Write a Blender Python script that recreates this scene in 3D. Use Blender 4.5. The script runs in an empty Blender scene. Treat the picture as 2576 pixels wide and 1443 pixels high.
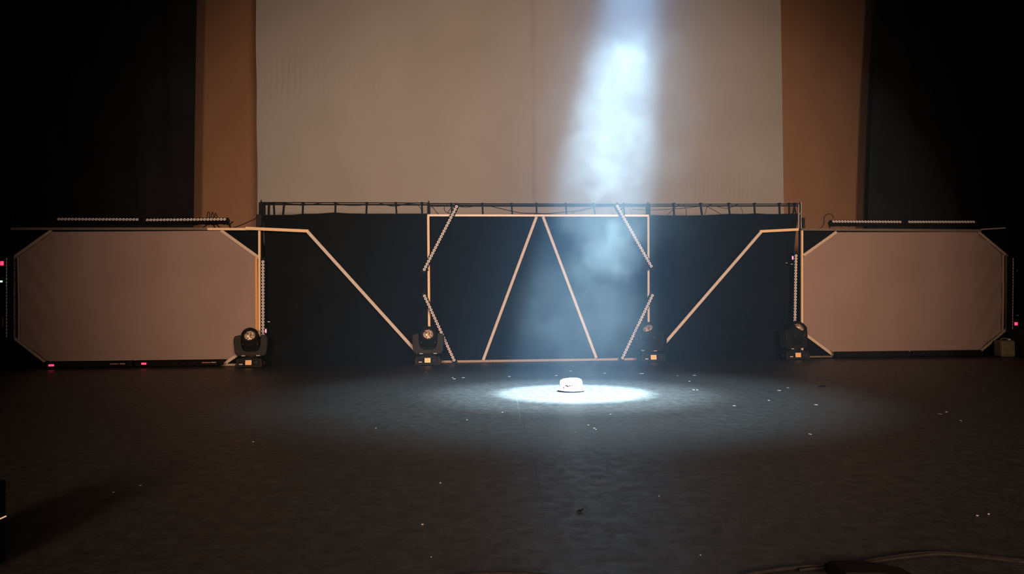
import bpy, bmesh, math, random
from mathutils import Vector, Matrix
random.seed(7)
R = math.radians
sc = bpy.context.scene
col = sc.collection

# ------------------------------------------------------------------ camera
IW, IH, FPX = 2576.0, 1443.0, 1860.0
EYE = Vector((0.0, 0.0, 0.78))
YAW, PITCH, ROLL = R(4.3), math.atan(44 / FPX), 0.007
_f = Vector((math.sin(YAW), math.cos(YAW), 0)); _r = Vector((math.cos(YAW), -math.sin(YAW), 0)); _z = Vector((0, 0, 1))
FWD = _f * math.cos(PITCH) + _z * math.sin(PITCH)
_u = _z * math.cos(PITCH) - _f * math.sin(PITCH)
RIGHT = _r * math.cos(ROLL) - _u * math.sin(ROLL)
UP = _u * math.cos(ROLL) + _r * math.sin(ROLL)
cd = bpy.data.cameras.new('camera'); cam = bpy.data.objects.new('camera', cd); col.objects.link(cam)
cd.sensor_width = 36; cd.lens = 36 * FPX / IW; cd.clip_end = 200; cd.clip_start = 0.02
m = Matrix.Identity(4)
for i in range(3):
    m[i][0] = RIGHT[i]; m[i][1] = UP[i]; m[i][2] = -FWD[i]; m[i][3] = EYE[i]
cam.matrix_world = m
sc.camera = cam
sc.view_settings.view_transform = 'Standard'; sc.view_settings.look = 'None'
sc.view_settings.gamma = 1; sc.view_settings.exposure = 0.0; sc.view_settings.use_curve_mapping = False
sc.cycles.volume_step_rate = 1.0
sc.cycles.volume_bounces = 0
sc.cycles.sample_clamp_indirect = 4

# ------------------------------------------------------------------ world
w = bpy.data.worlds.new('world'); sc.world = w; w.use_nodes = True
w.node_tree.nodes['Background'].inputs[0].default_value = (0.85, 0.9, 1.0, 1)
w.node_tree.nodes['Background'].inputs[1].default_value = 0.012

# ------------------------------------------------------------------ places
WALL = 10.05                                    # depth of the drape line on the stage
def ray(px, py):
    return (FWD + RIGHT * ((px - IW / 2) / FPX) - UP * ((py - IH / 2) / FPX))
def at(px, py, Y):
    d = ray(px, py); return EYE + d * ((Y - EYE.y) / d.y)
def ground(px, py, z=0.0):
    d = ray(px, py); return EYE + d * ((z - EYE.z) / d.z)

# ------------------------------------------------------------------ lights
WARM = (1.0, 0.60, 0.37)
def spot(name, loc, target, power, size, blend, color, radius):
    ld = bpy.data.lights.new(name, 'SPOT'); ld.energy = power; ld.color = color
    ld.spot_size = R(size); ld.spot_blend = blend; ld.shadow_soft_size = radius
    o = bpy.data.objects.new(name, ld); col.objects.link(o); o.location = loc
    o.rotation_euler = (Vector(target) - Vector(loc)).to_track_quat('-Z', 'Y').to_euler()
    return o
spot('front_lamp_left', (-2.4, -10.0, 2.8), (0.45, 10, 1.4), 8800, 38, 1.0, WARM, 1.1)
spot('front_lamp_right', (4.0, -10.0, 2.8), (1.9, 10, 1.4), 11000, 40, 1.0, WARM, 1.1)
POOL = ground(1447, 988)
LAMP = POOL + RIGHT * 0.94 + Vector((0, 0.25, 5.9)); LAMP.z = 5.9
COOL = (0.66, 0.88, 1.0)
spot('beam_lamp', LAMP, POOL, 50000, 13.9, 0.4, COOL, 0.10)
spot('beam_lamp_edge', LAMP, POOL, 14000, 27, 1.0, COOL, 0.15)
spot('beam_lamp_halo', LAMP, POOL, 3700, 52, 1.0, COOL, 0.05)

# ------------------------------------------------------------------ materials
def mat(name, base, rough=0.7, metal=0.0, spec=0.3, emit=None, es=0.0):
    M = bpy.data.materials.new(name); M.use_nodes = True
    b = M.node_tree.nodes['Principled BSDF']
    b.inputs['Base Color'].default_value = (*base, 1); b.inputs['Roughness'].default_value = rough
    b.inputs['Metallic'].default_value = metal; b.inputs['Specular IOR Level'].default_value = spec
    if emit:
        b.inputs['Emission Color'].default_value = (*emit, 1); b.inputs['Emission Strength'].default_value = es
    return M
def nodes(M): return M.node_tree.nodes, M.node_tree.links, M.node_tree.nodes['Principled BSDF']
def noisy(M, c1, c2, scale=(8, 8, 8), detail=6, bump=0.0, lo=0.3, hi=0.7, bscale=None, bdist=0.01):
    n, l, b = nodes(M)
    tc = n.new('ShaderNodeTexCoord'); mp = n.new('ShaderNodeMapping'); mp.inputs['Scale'].default_value = scale
    nz = n.new('ShaderNodeTexNoise'); nz.inputs['Scale'].default_value = 1; nz.inputs['Detail'].default_value = detail
    rp = n.new('ShaderNodeValToRGB'); rp.color_ramp.elements[0].position = lo; rp.color_ramp.elements[1].position = hi
    rp.color_ramp.elements[0].color = (*c1, 1); rp.color_ramp.elements[1].color = (*c2, 1)
    l.new(tc.outputs['Object'], mp.inputs[0]); l.new(mp.outputs[0], nz.inputs['Vector'])
    l.new(nz.outputs['Fac'], rp.inputs[0]); l.new(rp.outputs[0], b.inputs['Base Color'])
    if bump:
        src = nz
        if bscale:
            m2 = n.new('ShaderNodeMapping'); m2.inputs['Scale'].default_value = bscale
            src = n.new('ShaderNodeTexNoise'); src.inputs['Scale'].default_value = 1; src.inputs['Detail'].default_value = 4
            l.new(tc.outputs['Object'], m2.inputs[0]); l.new(m2.outputs[0], src.inputs['Vector'])
        bp = n.new('ShaderNodeBump'); bp.inputs['Strength'].default_value = bump; bp.inputs['Distance'].default_value = bdist
        l.new(src.outputs['Fac'], bp.inputs['Height']); l.new(bp.outputs[0], b.inputs['Normal'])
    return M, rp
black_cloth = mat('black_cloth', (0.02, 0.02, 0.02), 0.95, spec=0.05)
noisy(black_cloth, (0.0025, 0.0035, 0.0053), (0.0047, 0.0062, 0.0091), (3, 3, 3), 8, 0.25, bscale=(260, 260, 260), bdist=0.002)
leg_cloth = mat('leg_cloth', (0.012, 0.012, 0.013), 0.95, spec=0.03)
noisy(leg_cloth, (0.0121, 0.0138, 0.0169), (0.0176, 0.0198, 0.0234), (2, 2, 2), 6, 0.2, bscale=(200, 200, 200), bdist=0.002)
panel_cloth = mat('panel_cloth', (0.5, 0.4, 0.38), 0.9, spec=0.1)
noisy(panel_cloth, (0.2385, 0.1828, 0.1723), (0.2756, 0.2147, 0.2041), (1.2, 1, 1.2), 7, 0.35, bscale=(150, 150, 170), bdist=0.003)
hem_cloth = mat('hem_cloth', (0.36, 0.29, 0.25), 0.9, spec=0.1)  # paler than the panel cloth: light caught by the hem put into its colour
cyc_cloth = mat('cyclorama_cloth', (0.3, 0.2, 0.15), 0.9, spec=0.1)
noisy(cyc_cloth, (0.2262, 0.1392, 0.0914), (0.2639, 0.1636, 0.1096), (1.5, 1, .7), 6, 0.3, bscale=(90, 90, 120), bdist=0.003)
screen_cloth = mat('screen_cloth', (0.5, 0.5, 0.5), 0.9, spec=0.1)
noisy(screen_cloth, (0.2332, 0.2477, 0.2552), (0.2756, 0.2894, 0.3027), (.8, 1, .6), 9, 0.35, bscale=(60, 60, 75), bdist=0.004)
def stain_lines(M, X0):          # the grey sewn seam down the screen and small dirt spots
    n, l, b = nodes(M)
    base = b.inputs['Base Color'].links[0].from_socket
    tc = n.new('ShaderNodeTexCoord'); sp = n.new('ShaderNodeSeparateXYZ'); l.new(tc.outputs['Object'], sp.inputs[0])
    def math_(op, a, c=None):
        q = n.new('ShaderNodeMath'); q.operation = op
        for k, v in enumerate((a, c)):
            if v is None: continue
            if isinstance(v, (int, float)): q.inputs[k].default_value = v
            else: l.new(v, q.inputs[k])
        return q.outputs[0]
    nz = n.new('ShaderNodeTexNoise'); nz.inputs['Scale'].default_value = 3.5; nz.inputs['Detail'].default_value = 8
    l.new(tc.outputs['Object'], nz.inputs['Vector'])
    d = math_('ABSOLUTE', math_('SUBTRACT', sp.outputs[0], X0))
    band = n.new('ShaderNodeMapRange'); band.inputs[1].default_value = 0.0; band.inputs[2].default_value = 0.05
    band.inputs[3].default_value = 1.0; band.inputs[4].default_value = 0.0; l.new(d, band.inputs[0])
    k = math_('MULTIPLY', math_('MULTIPLY', band.outputs[0], math_('POWER', nz.outputs['Fac'], 1.6)), 0.55)
    vo = n.new('ShaderNodeTexVoronoi'); vo.inputs['Scale'].default_value = 1.1; l.new(tc.outputs['Object'], vo.inputs['Vector'])
    dot = math_('MULTIPLY', math_('LESS_THAN', vo.outputs['Distance'], 0.012), 0.7)
    k2 = math_('MAXIMUM', k, dot)
    mx = n.new('ShaderNodeMix'); mx.data_type = 'RGBA'; l.new(k2, mx.inputs[0]); l.new(base, mx.inputs[6])
    mx.inputs[7].default_value = (0.12, 0.12, 0.12, 1); l.new(mx.outputs[2], b.inputs['Base Color'])
stain_lines(screen_cloth, at(1165, 300, WALL + 1.2).x)

def wood(name, c1, c2):
    M = mat(name, c1, 0.6, spec=0.3)
    noisy(M, c1, c2, (60, 60, 60), 5, 0.2, 0.35, 0.65)
    return M
pine = wood('pine_wood', (0.48, 0.45, 0.43), (0.56, 0.53, 0.51))
pale_pine = wood('pale_pine_wood', (0.66, 0.64, 0.62), (0.76, 0.74, 0.72))  # lighter pine tone for the top batten of the centre frame
orange_pine = wood('orange_pine_wood', (0.68, 0.51, 0.32), (0.78, 0.60, 0.40))
warm_pine = wood('warm_pine_wood', (0.44, 0.37, 0.31), (0.54, 0.46, 0.39))
dark_wood = wood('dark_wood', (0.10, 0.085, 0.07), (0.15, 0.125, 0.10))
weathered = wood('weathered_wood', (0.28, 0.23, 0.19), (0.36, 0.30, 0.25))
brown_pine = wood('brown_pine_wood', (0.52, 0.27, 0.09), (0.66, 0.38, 0.16))
black_plastic = mat('black_plastic', (0.022, 0.022, 0.023), 0.5, spec=0.10)
noisy(black_plastic, (0.0090, 0.0090, 0.0095), (0.0150, 0.0150, 0.0155), (30, 30, 30), 4)
black_metal = mat('black_metal', (0.02, 0.02, 0.022), 0.55, 0.0, 0.02)
noisy(black_metal, (0.0063, 0.0063, 0.0072), (0.0135, 0.0135, 0.0144), (25, 25, 25), 4)
grey_metal = mat('grey_metal', (0.20, 0.20, 0.20), 0.4, 0.7, 0.5)
noisy(grey_metal, (0.14, 0.14, 0.14), (0.26, 0.26, 0.26), (40, 40, 40), 4)
strap_cloth = mat('strap_cloth', (0.01, 0.011, 0.015), 0.9, spec=0.02)
noisy(strap_cloth, (0.007, 0.009, 0.013), (0.012, 0.014, 0.019), (80, 80, 80), 3)
cable_rubber = mat('cable_rubber', (0.012, 0.012, 0.013), 0.8, spec=0.1)
noisy(cable_rubber, (0.009, 0.009, 0.01), (0.016, 0.016, 0.017), (60, 60, 60), 2)
lens_ring = mat('lens_ring', (0.74, 0.77, 0.86), 0.5, spec=0.5)
lens_core = mat('lens_core', (0.10, 0.07, 0.06), 0.3, spec=0.5)
glass_front = mat('front_lens', (0.95, 0.80, 0.66), 0.16, 1.0, 0.5)
def lens_glints(M):
    n, l, b = nodes(M)
    tc = n.new('ShaderNodeTexCoord'); nz = n.new('ShaderNodeTexNoise'); nz.inputs['Scale'].default_value = 26
    nz.inputs['Detail'].default_value = 2; nz.inputs['Distortion'].default_value = 1.5
    l.new(tc.outputs['Object'], nz.inputs['Vector'])
    bp = n.new('ShaderNodeBump'); bp.inputs['Strength'].default_value = 1.0; bp.inputs['Distance'].default_value = 0.02
    l.new(nz.outputs['Fac'], bp.inputs['Height']); l.new(bp.outputs[0], b.inputs['Normal'])
    rp = n.new('ShaderNodeValToRGB'); rp.color_ramp.elements[0].position = .38; rp.color_ramp.elements[1].position = .56
    rp.color_ramp.elements[0].color = (.16, .09, .06, 1); rp.color_ramp.elements[1].color = (1, .85, .72, 1)  # dark and bright blotches paint warm glints into the lens colour
    l.new(nz.outputs['Fac'], rp.inputs[0]); l.new(rp.outputs[0], b.inputs['Base Color'])
    b.inputs['Metallic'].default_value = 0.55; b.inputs['Roughness'].default_value = 0.3
lens_glints(glass_front)
display_face = mat('display_face', (0.90, 0.50, 0.22), 0.35, spec=0.4)
display_rim = mat('display_rim', (0.85, 0.75, 0.6), 0.4)
white_mark = mat('white_mark', (0.6, 0.6, 0.6), 0.5)
red_digits = mat('red_digits', (0.3, 0.02, 0.05), 0.5, emit=(1.0, 0.04, 0.11), es=2.0)
pink_digits = mat('pink_digits', (0.3, 0.02, 0.05), 0.5, emit=(1.0, 0.25, 0.35), es=2.2)
green_led = mat('green_led', (0.1, 0.3, 0.1), 0.5, emit=(0.45, 1.0, 0.5), es=2.5)
faded_red = mat('faded_red_label', (0.42, 0.14, 0.13), 0.6)
faded_white = mat('faded_white_label', (0.36, 0.30, 0.24), 0.6)
can_plastic = mat('can_plastic', (0.27, 0.25, 0.17), 0.6)
noisy(can_plastic, (0.1320, 0.1200, 0.0840), (0.1920, 0.1740, 0.1260), (12, 12, 12), 5)
case_board = mat('case_board', (0.02, 0.02, 0.02), 0.6)
case_trim = mat('case_trim', (0.55, 0.40, 0.28), 0.4, 0.4)
hat_white = mat('hat_white', (0.86, 0.87, 0.86), 0.8)
noisy(hat_white, (0.80, 0.81, 0.80), (0.9, 0.9, 0.9), (20, 20, 20), 5, 0.3, bscale=(70, 70, 70))
hat_print = mat('hat_print', (0.002, 0.004, 0.004), 0.8, spec=0.05)
hat_brim_shade = mat('hat_brim_shade', (0.10, 0.085, 0.13), 0.9, spec=0.05)  # shadow side of the white brim, its shade painted as grey lilac
scrap_white = mat('scrap_white', (0.6, 0.61, 0.62), 0.7)
scrap_dark = mat('scrap_dark', (0.008, 0.006, 0.006), 0.9, spec=0.1)

def floor_material():
    M = mat('stage_floor', (0.04, 0.04, 0.04), 0.5, spec=0.38); n, l, b = nodes(M)
    tc = n.new('ShaderNodeTexCoord')
    def noise(scale, sx=1, sy=1, detail=6, dist=0.0, rough=0.55):
        mp = n.new('ShaderNodeMapping'); mp.inputs['Scale'].default_value = (sx, sy, 1)
        nz = n.new('ShaderNodeTexNoise'); nz.inputs['Scale'].default_value = scale; nz.inputs['Detail'].default_value = detail
        nz.inputs['Roughness'].default_value = rough; nz.inputs['Distortion'].default_value = dist
        l.new(tc.outputs['Object'], mp.inputs[0]); l.new(mp.outputs[0], nz.inputs['Vector']); return nz.outputs['Fac']
    def ramp(s, lo, hi, a, c):
        r = n.new('ShaderNodeMapRange'); r.inputs[1].default_value = lo; r.inputs[2].default_value = hi
        r.inputs[3].default_value = a; r.inputs[4].default_value = c; l.new(s, r.inputs[0]); return r.outputs[0]
    def mth(op, a, c):
        q = n.new('ShaderNodeMath'); q.operation = op
        for k, v in enumerate((a, c)):
            if isinstance(v, (int, float)): q.inputs[k].default_value = v
            else: l.new(v, q.inputs[k])
        return q.outputs[0]
    big = ramp(noise(0.7, detail=8), .3, .7, 0.88, 1.12)
    fine = ramp(noise(16, 1, 1.0, 10, 0.3, .78), .38, .62, 0.45, 1.55)
    grain = ramp(noise(130, .5, 1, 4, 0, .8), .4, .62, 0.75, 1.4)
    streak = ramp(noise(5, 0.35, 9, 6, 1.4), .60, .72, 0.0, 1.0)     # pale rubbed scuffs
    v = mth('MULTIPLY', mth('MULTIPLY', big, fine), grain)
    v = mth('ADD', mth('MULTIPLY', v, 0.0205), mth('MULTIPLY', streak, 0.02))
    # the vinyl's seams and drag scratches
    def line(ax, ay, bx, by, width, dark):
        # distance to segment through a rotated mapping
        dx, dy = bx - ax, by - ay; L = math.hypot(dx, dy); ang = math.atan2(dy, dx)
        sp = n.new('ShaderNodeSeparateXYZ')
        vr = n.new('ShaderNodeVectorRotate'); vr.rotation_type = 'Z_AXIS'; vr.inputs['Center'].default_value = (ax, ay, 0)
        vr.inputs['Angle'].default_value = -ang; l.new(tc.outputs['Object'], vr.inputs['Vector'])
        l.new(vr.outputs[0], sp.inputs[0])
        du = mth('ABSOLUTE', mth('SUBTRACT', mth('SUBTRACT', sp.outputs[0], ax), L / 2), 0)
        ins = mth('LESS_THAN', du, L / 2)
        dv = mth('ABSOLUTE', mth('SUBTRACT', sp.outputs[1], ay), 0)
        return mth('MULTIPLY', ins, mth('LESS_THAN', dv, width))
    def seg(p, q, width):
        a, c = ground(*p), ground(*q); return line(a.x, a.y, c.x, c.y, width, 0)
    darks = [seg((1340, 1150), (1362, 1250), 0.005), seg((1362, 1252), (1640, 1247), 0.0045), seg((1316, 1060), (1340, 1150), 0.002), seg((1362, 1252), (1372, 1330), 0.002)]
    lights = [seg((557, 1107), (583, 1098), 0.004), seg((672, 1132), (720, 1130), 0.003), seg((1300, 1000), (1310, 1060), 0.002),
              seg((1810, 1300), (1826, 1335), 0.0022), seg((1893, 1345), (1915, 1310), 0.0022)]
    dk = darks[0]
    for d in darks[1:]: dk = mth('MAXIMUM', dk, d)
    lt = lights[0]
    for d in lights[1:]: lt = mth('MAXIMUM', lt, d)
    v = mth('MULTIPLY', v, mth('SUBTRACT', 1.0, mth('MULTIPLY', dk, 0.85)))
    v = mth('ADD', v, mth('MULTIPLY', lt, 0.025))
    cb = n.new('ShaderNodeCombineColor')
    l.new(mth('MULTIPLY', v, 0.94), cb.inputs[0]); l.new(mth('MULTIPLY', v, 1.03), cb.inputs[1]); l.new(mth('MULTIPLY', v, 1.08), cb.inputs[2])
    l.new(cb.outputs[0], b.inputs['Base Color'])
    l.new(ramp(noise(14, 1, 1, 8, .5), .3, .7, 0.42, 0.58), b.inputs['Roughness'])
    bp = n.new('ShaderNodeBump'); bp.inputs['Strength'].default_value = 0.4; bp.inputs['Distance'].default_value = 0.003
    l.new(noise(45, 1, 1, 9, .2, .7), bp.inputs['Height']); l.new(bp.outputs[0], b.inputs['Normal'])
    return M
floor_mat = floor_material()
room_black = mat('room_black', (0.006, 0.006, 0.006), 0.95, spec=0.05)
noisy(room_black, (0.004, 0.004, 0.004), (0.008, 0.008, 0.008), (1, 1, 1), 4)

# ------------------------------------------------------------------ mesh helpers
class MB:
    def __init__(s): s.v = []; s.f = []; s.m = []
    def add(s, vs, fs, mi=0):
        o = len(s.v); s.v += [tuple(v) for v in vs]; s.f += [tuple(i + o for i in f) for f in fs]; s.m += [mi] * len(fs)
    def box(s, c, h, rot=None, mi=0, taper=(1, 1)):
        c = Vector(c); vs = []
        for z in (-1, 1):
            for x, y in ((-1, -1), (1, -1), (1, 1), (-1, 1)):
                k = taper if z > 0 else (1, 1)
                p = Vector((x * h[0] * k[0], y * h[1] * k[1], z * h[2]))
                if rot: p = rot @ p
                vs.append(c + p)
        s.add(vs, [(3, 2, 1, 0), (4, 5, 6, 7), (0, 1, 5, 4), (1, 2, 6, 5), (2, 3, 7, 6), (3, 0, 4, 7)], mi)
    def bar(s, a, b, w, d, up=Vector((0, 1, 0)), mi=0):      # box from a to b: w across in the wall plane, d along up
        a, b = Vector(a), Vector(b); t = (b - a).normalized(); n = t.cross(up).normalized(); u = up.normalized()
        vs = []
        for p in (a, b):
            for x, y in ((-1, -1), (1, -1), (1, 1), (-1, 1)): vs.append(p + n * (x * w / 2) + u * (y * d / 2))
        s.add(vs, [(3, 2, 1, 0), (4, 5, 6, 7), (0, 1, 5, 4), (1, 2, 6, 5), (2, 3, 7, 6), (3, 0, 4, 7)], mi)
    def tube(s, pts, r, seg=8, mi=0, cap=True):
        pts = [Vector(p) for p in pts]; rs = r if isinstance(r, (list, tuple)) else [r] * len(pts)
        ring = []; prev = None
        for i, p in enumerate(pts):
            t = (pts[min(i + 1, len(pts) - 1)] - pts[max(i - 1, 0)]).normalized()
            if prev is None:
                ref = Vector((0, 0, 1)) if abs(t.z) < .9 else Vector((0, 1, 0)); n = t.cross(ref).normalized()
            else: n = (prev - t * prev.dot(t)).normalized()
            prev = n; b = t.cross(n)
            ring.append([p + (n * math.cos(2 * math.pi * k / seg) + b * math.sin(2 * math.pi * k / seg)) * rs[i] for k in range(seg)])
        vs = [v for q in ring for v in q]; fs = []
        for i in range(len(pts) - 1):
            for k in range(seg):
                a = i * seg + k; c = i * seg + (k + 1) % seg; fs.append((a, c, c + seg, a + seg))
        if cap: fs += [tuple(range(seg - 1, -1, -1)), tuple((len(pts) - 1) * seg + k for k in range(seg))]
        s.add(vs, fs, mi)
    def lathe(s, prof, M=None, seg=24, mi=0, mis=None):       # prof [(r,h)] about local +Z
        M = M or Matrix.Identity(4); vs = []; n = len(prof)
        for r, h in prof:
            for k in range(seg):
                a = 2 * math.pi * k / seg; vs.append(M @ Vector((r * math.cos(a), r * math.sin(a), h)))
        o = len(s.v); s.v += [tuple(v) for v in vs]
        for i in range(n - 1):
            for k in range(seg):
                a = o + i * seg + k; c = o + i * seg + (k + 1) % seg
                s.f.append((a, c, c + seg, a + seg)); s.m.append(mis[i] if mis else mi)
    def prism(s, pts, d, mi=0):                               # closed outline (3D points) pushed by vector d
        n = len(pts); d = Vector(d); vs = [Vector(p) for p in pts] + [Vector(p) + d for p in pts]
        fs = [tuple(range(n)), tuple(range(2 * n - 1, n - 1, -1))] + [(i, i + n, (i + 1) % n + n, (i + 1) % n) for i in range(n)]
        s.add(vs, fs, mi)
    def build(s, name, mats, parent=None, smooth=False, origin=None, bevel=0.0):
        me = bpy.data.meshes.new(name)
        o = bpy.data.objects.new(name, me)
        off = Vector((0, 0, 0))
        if parent is None:
            if origin is None:
                xs = [v[0] for v in s.v]; ys = [v[1] for v in s.v]; zs = [v[2] for v in s.v]
                off = Vector(((min(xs) + max(xs)) / 2, (min(ys) + max(ys)) / 2, min(zs)))
            else: off = Vector(origin)
        else: off = parent['_w'] if False else Vector((0, 0, 0))
        me.from_pydata([Vector(v) - off for v in s.v], [], s.f)
        for mm in (mats if isinstance(mats, (list, tuple)) else [mats]): me.materials.append(mm)
        me.polygons.foreach_set('material_index', s.m)
        bm = bmesh.new(); bm.from_mesh(me); bmesh.ops.recalc_face_normals(bm, faces=bm.faces); bm.to_mesh(me); bm.free()
        if smooth:
            me.polygons.foreach_set('use_smooth', [True] * len(me.polygons))
            me.set_sharp_from_angle(angle=R(40))
        me.update(); col.objects.link(o); o.location = off
        if parent is not None: o.parent = parent
        if bevel:
            b = o.modifiers.new('bevel', 'BEVEL'); b.width = bevel; b.segments = 2; b.limit_method = 'ANGLE'
        return o
def tag(o, label, cat, group=None, kind=None):
    if label: o['label'] = label
    if cat: o['category'] = cat
    if group: o['group'] = group
    if kind: o['kind'] = kind
    return o
def thing(name, loc, label, cat, group=None, rot=(0, 0, 0)):
    o = bpy.data.objects.new(name, None); col.objects.link(o); o.location = loc; o.rotation_euler = rot
    o.empty_display_size = 0.1
    return tag(o, label, cat, group)
def smooth_path(pts, n=8):
    pts = [Vector(p) for p in pts]; out = []
    q = [pts[0]] + pts + [pts[-1]]
    for i in range(1, len(q) - 2):
        for k in range(n):
            t = k / n; a, b, c, d = q[i - 1], q[i], q[i + 1], q[i + 2]
            out.append(0.5 * ((2 * b) + (c - a) * t + (2 * a - 5 * b + 4 * c - d) * t * t + (3 * b - a - 3 * c + d) * t ** 3))
    out.append(pts[-1]); return out
PXM = 1 / 188.0                                    # metres per pixel on the drape line

# ------------------------------------------------------------------ the room
def slab(name, lo, hi, m_):
    b = MB(); lo, hi = Vector(lo), Vector(hi); b.box((lo + hi) / 2, (hi - lo) / 2)
    return tag(b.build(name, m_, origin=(0, 0, 0)), None, None, None, 'structure')
slab('floor', (-11, 0.2, -0.1), (12, 15, 0), floor_mat)
slab('wall_back', (-11, 15, -0.1), (12, 15.2, 9.2), room_black)
slab('wall_left', (-11.2, 0.2, -0.1), (-11, 15.2, 9.2), room_black)
slab('wall_right', (12, 0.2, -0.1), (12.2, 15.2, 9.2), room_black)
slab('ceiling', (-11.2, 4.0, 9.2), (12.2, 15.2, 9.4), room_black)

def hang(name, x_of, z0, z1, Yf, m_, nx, nz, **k):
    """hung cloth: x_of(s,t) gives X, Yf(x,z) gives its depth"""
    b = MB(); th = 0.004; vs = []
    for side in (0, 1):
        for j in range(nz + 1):
            for i in range(nx + 1):
                s_, t = i / nx, j / nz; x = x_of(s_, t)
                zt = z1(x) if callable(z1) else z1
                z = z0 + (zt - z0) * t
                vs.append((x, Yf(x, z) + side * th, z))
    N = (nx + 1) * (nz + 1); fs = []
    for j in range(nz):
        for i in range(nx):
            a = j * (nx + 1) + i; q = (a, a + 1, a + nx + 2, a + nx + 1); fs.append(q); fs.append(tuple(N + u for u in reversed(q)))
    rim = [i for i in range(nx + 1)] + [j * (nx + 1) + nx for j in range(1, nz + 1)] + [nz * (nx + 1) + i for i in range(nx - 1, -1, -1)] + [j * (nx + 1) for j in range(nz - 1, 0, -1)]
    for a, c in zip(rim, rim[1:] + rim[:1]): fs.append((a, a + N, c + N, c))
    b.add(vs, fs); return b.build(name, m_, smooth=True, **k)

# cyclorama behind everything
YC = WALL + 2.4
x0, x1 = at(470, 300, YC).x - 1.2, at(2220, 300, YC).x + 1.2
o = hang('cyclorama', lambda s, t: x0 + (x1 - x0) * s, 0.0, 8.6,
         lambda x, z: YC + 0.010 * math.sin(x * 3.1) + 0.004 * math.sin(x * 11 + z), cyc_cloth, 220, 30)
tag(o, 'brown cyclorama cloth hanging behind the pale screen, seen as two side strips', 'backdrop')
# pale screen
YS = WALL + 1.2
xa, xb = at(643.5, 0, YS).x, at(648, 510, YS).x; za, zb = at(643.5, 0, YS).z, at(648, 510, YS).z
xc = at(1968, 250, YS).x
def screen_left(z): return xb + (xa - xb) * max(0.0, min(1.0, (z - zb) / (za - zb))) + 0.004 * math.sin(z * 5)
RIP = [(at(725, 185, YS), 0.62, 0.42, 0.0045, 0.088), (at(900, 200, YS), 0.45, 0.28, 0.003, 0.075), (at(1910, 60, YS), 0.30, 0.35, 0.0035, 0.075),
       (at(1800, 480, YS), 0.5, 0.3, 0.003, 0.07), (at(1070, 340, YS), .5, .35, .0009, .06), (at(1740, 300, YS), .3, .5, .0009, .06)]
def screen_y(x, z):
    y = YS + 0.006 * math.sin(x * 1.3 + 1) + 0.004 * math.sin(z * 1.1)
    for c, sx, sz, A, lam in RIP:
        g = math.exp(-(abs((x - c.x) / sx) ** 3) - (abs((z - c.z) / sz) ** 3))
        y += A * g * math.sin(2 * math.pi * (x + 0.02 * math.sin(z * 4)) / lam)
    return y
def screen_x(s, t):
    z = 0.05 + (8.4 - 0.05) * t; xl = screen_left(z); return xl + (xc - xl) * s
o = hang('projection_screen', screen_x, 0.05, 8.4, screen_y, screen_cloth, 620, 110)
tag(o, 'large pale beige cloth screen hanging behind the black drapes', 'screen')
# black side curtains
def leg(px_top, px_bot, sgn, label, Y):
    a, b_ = at(px_top, 0, Y), at(px_bot, 560, Y)
    def edge(z):
        k = (z - b_.z) / (a.z - b_.z); k = max(-0.2, min(2.2, k)); return b_.x + (a.x - b_.x) * (k if k < 0 else k ** 1.3)
    far = -10.9 if sgn < 0 else 11.9
    def xo(s, t):
        z = 8.8 * t; e = edge(z); return e + (far - e) * s
    def yo(x, z): return Y + 0.03 * math.sin(x * 13 + 0.6 * math.sin(x * 3)) * (0.7 + 0.3 * math.sin(x * 5))
    o = hang('side_curtain', xo, 0.0, 8.8, yo, leg_cloth, 300, 24)
    tag(o, label, 'curtain')
leg(495, 487, -1, 'tall black side curtain left of the pale screen', WALL + 1.9)
leg(2208, 2184, 1, 'tall black side curtain right of the pale screen', WALL + 1.9)

# ------------------------------------------------------------------ drape stand (pipes) and drapes
YP = WALL - 0.03
SP = at(1350, 515, YP)
stand = thing('drape_stand', (at(1078, 910, WALL + 0.06).x, WALL + 0.06, 0), 'long black pipe stand carrying the black drapes across the stage', 'stand')
stand_off = Vector(stand.location)
def child(mb, name, mats, parent, **k):
    off = parent.matrix_world.translation if False else Vector(parent.location)
    mb.v = [tuple(Vector(v) - off) for v in mb.v]; return mb.build(name, mats, parent, **k)
for px, wpx, ytop, fin in ((657, 10, 509, 502), (1078.5, 8, 511, 504), (1630, 11, 512, 508), (2012, 7, 515, 508)):
    b = MB(); p = at(px, ytop, WALL + 0.06); x = p.x
    b.box((x, WALL + 0.06, p.z / 2), (wpx * PXM / 2, 0.02, p.z / 2))
    b.box((x, WALL + 0.21, 0.01), (0.18, 0.18, 0.01))
    b.tube([(x, WALL + 0.06, p.z), (x, WALL + 0.06, p.z + 0.02), (x, WALL + 0.06, at(px, fin, WALL + .06).z)], [0.012, 0.008, 0.005])
    child(b, 'upright', black_metal, stand)
for a, c, r in (((655, 509), (1078, 510.5), 0.007), ((655, 514), (1078, 515), 0.010), ((1078, 512), (1630, 514), 0.009), ((1078, 517), (1630, 518), 0.013),
                ((1630, 513.5), (2010, 513), 0.007), ((1630, 518), (2010, 517.5), 0.009)):
    b = MB(); b.tube([at(*a, WALL + 0.06), at(*c, WALL + 0.06)], r); child(b, 'crossbar', black_metal, stand, smooth=True)

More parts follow.
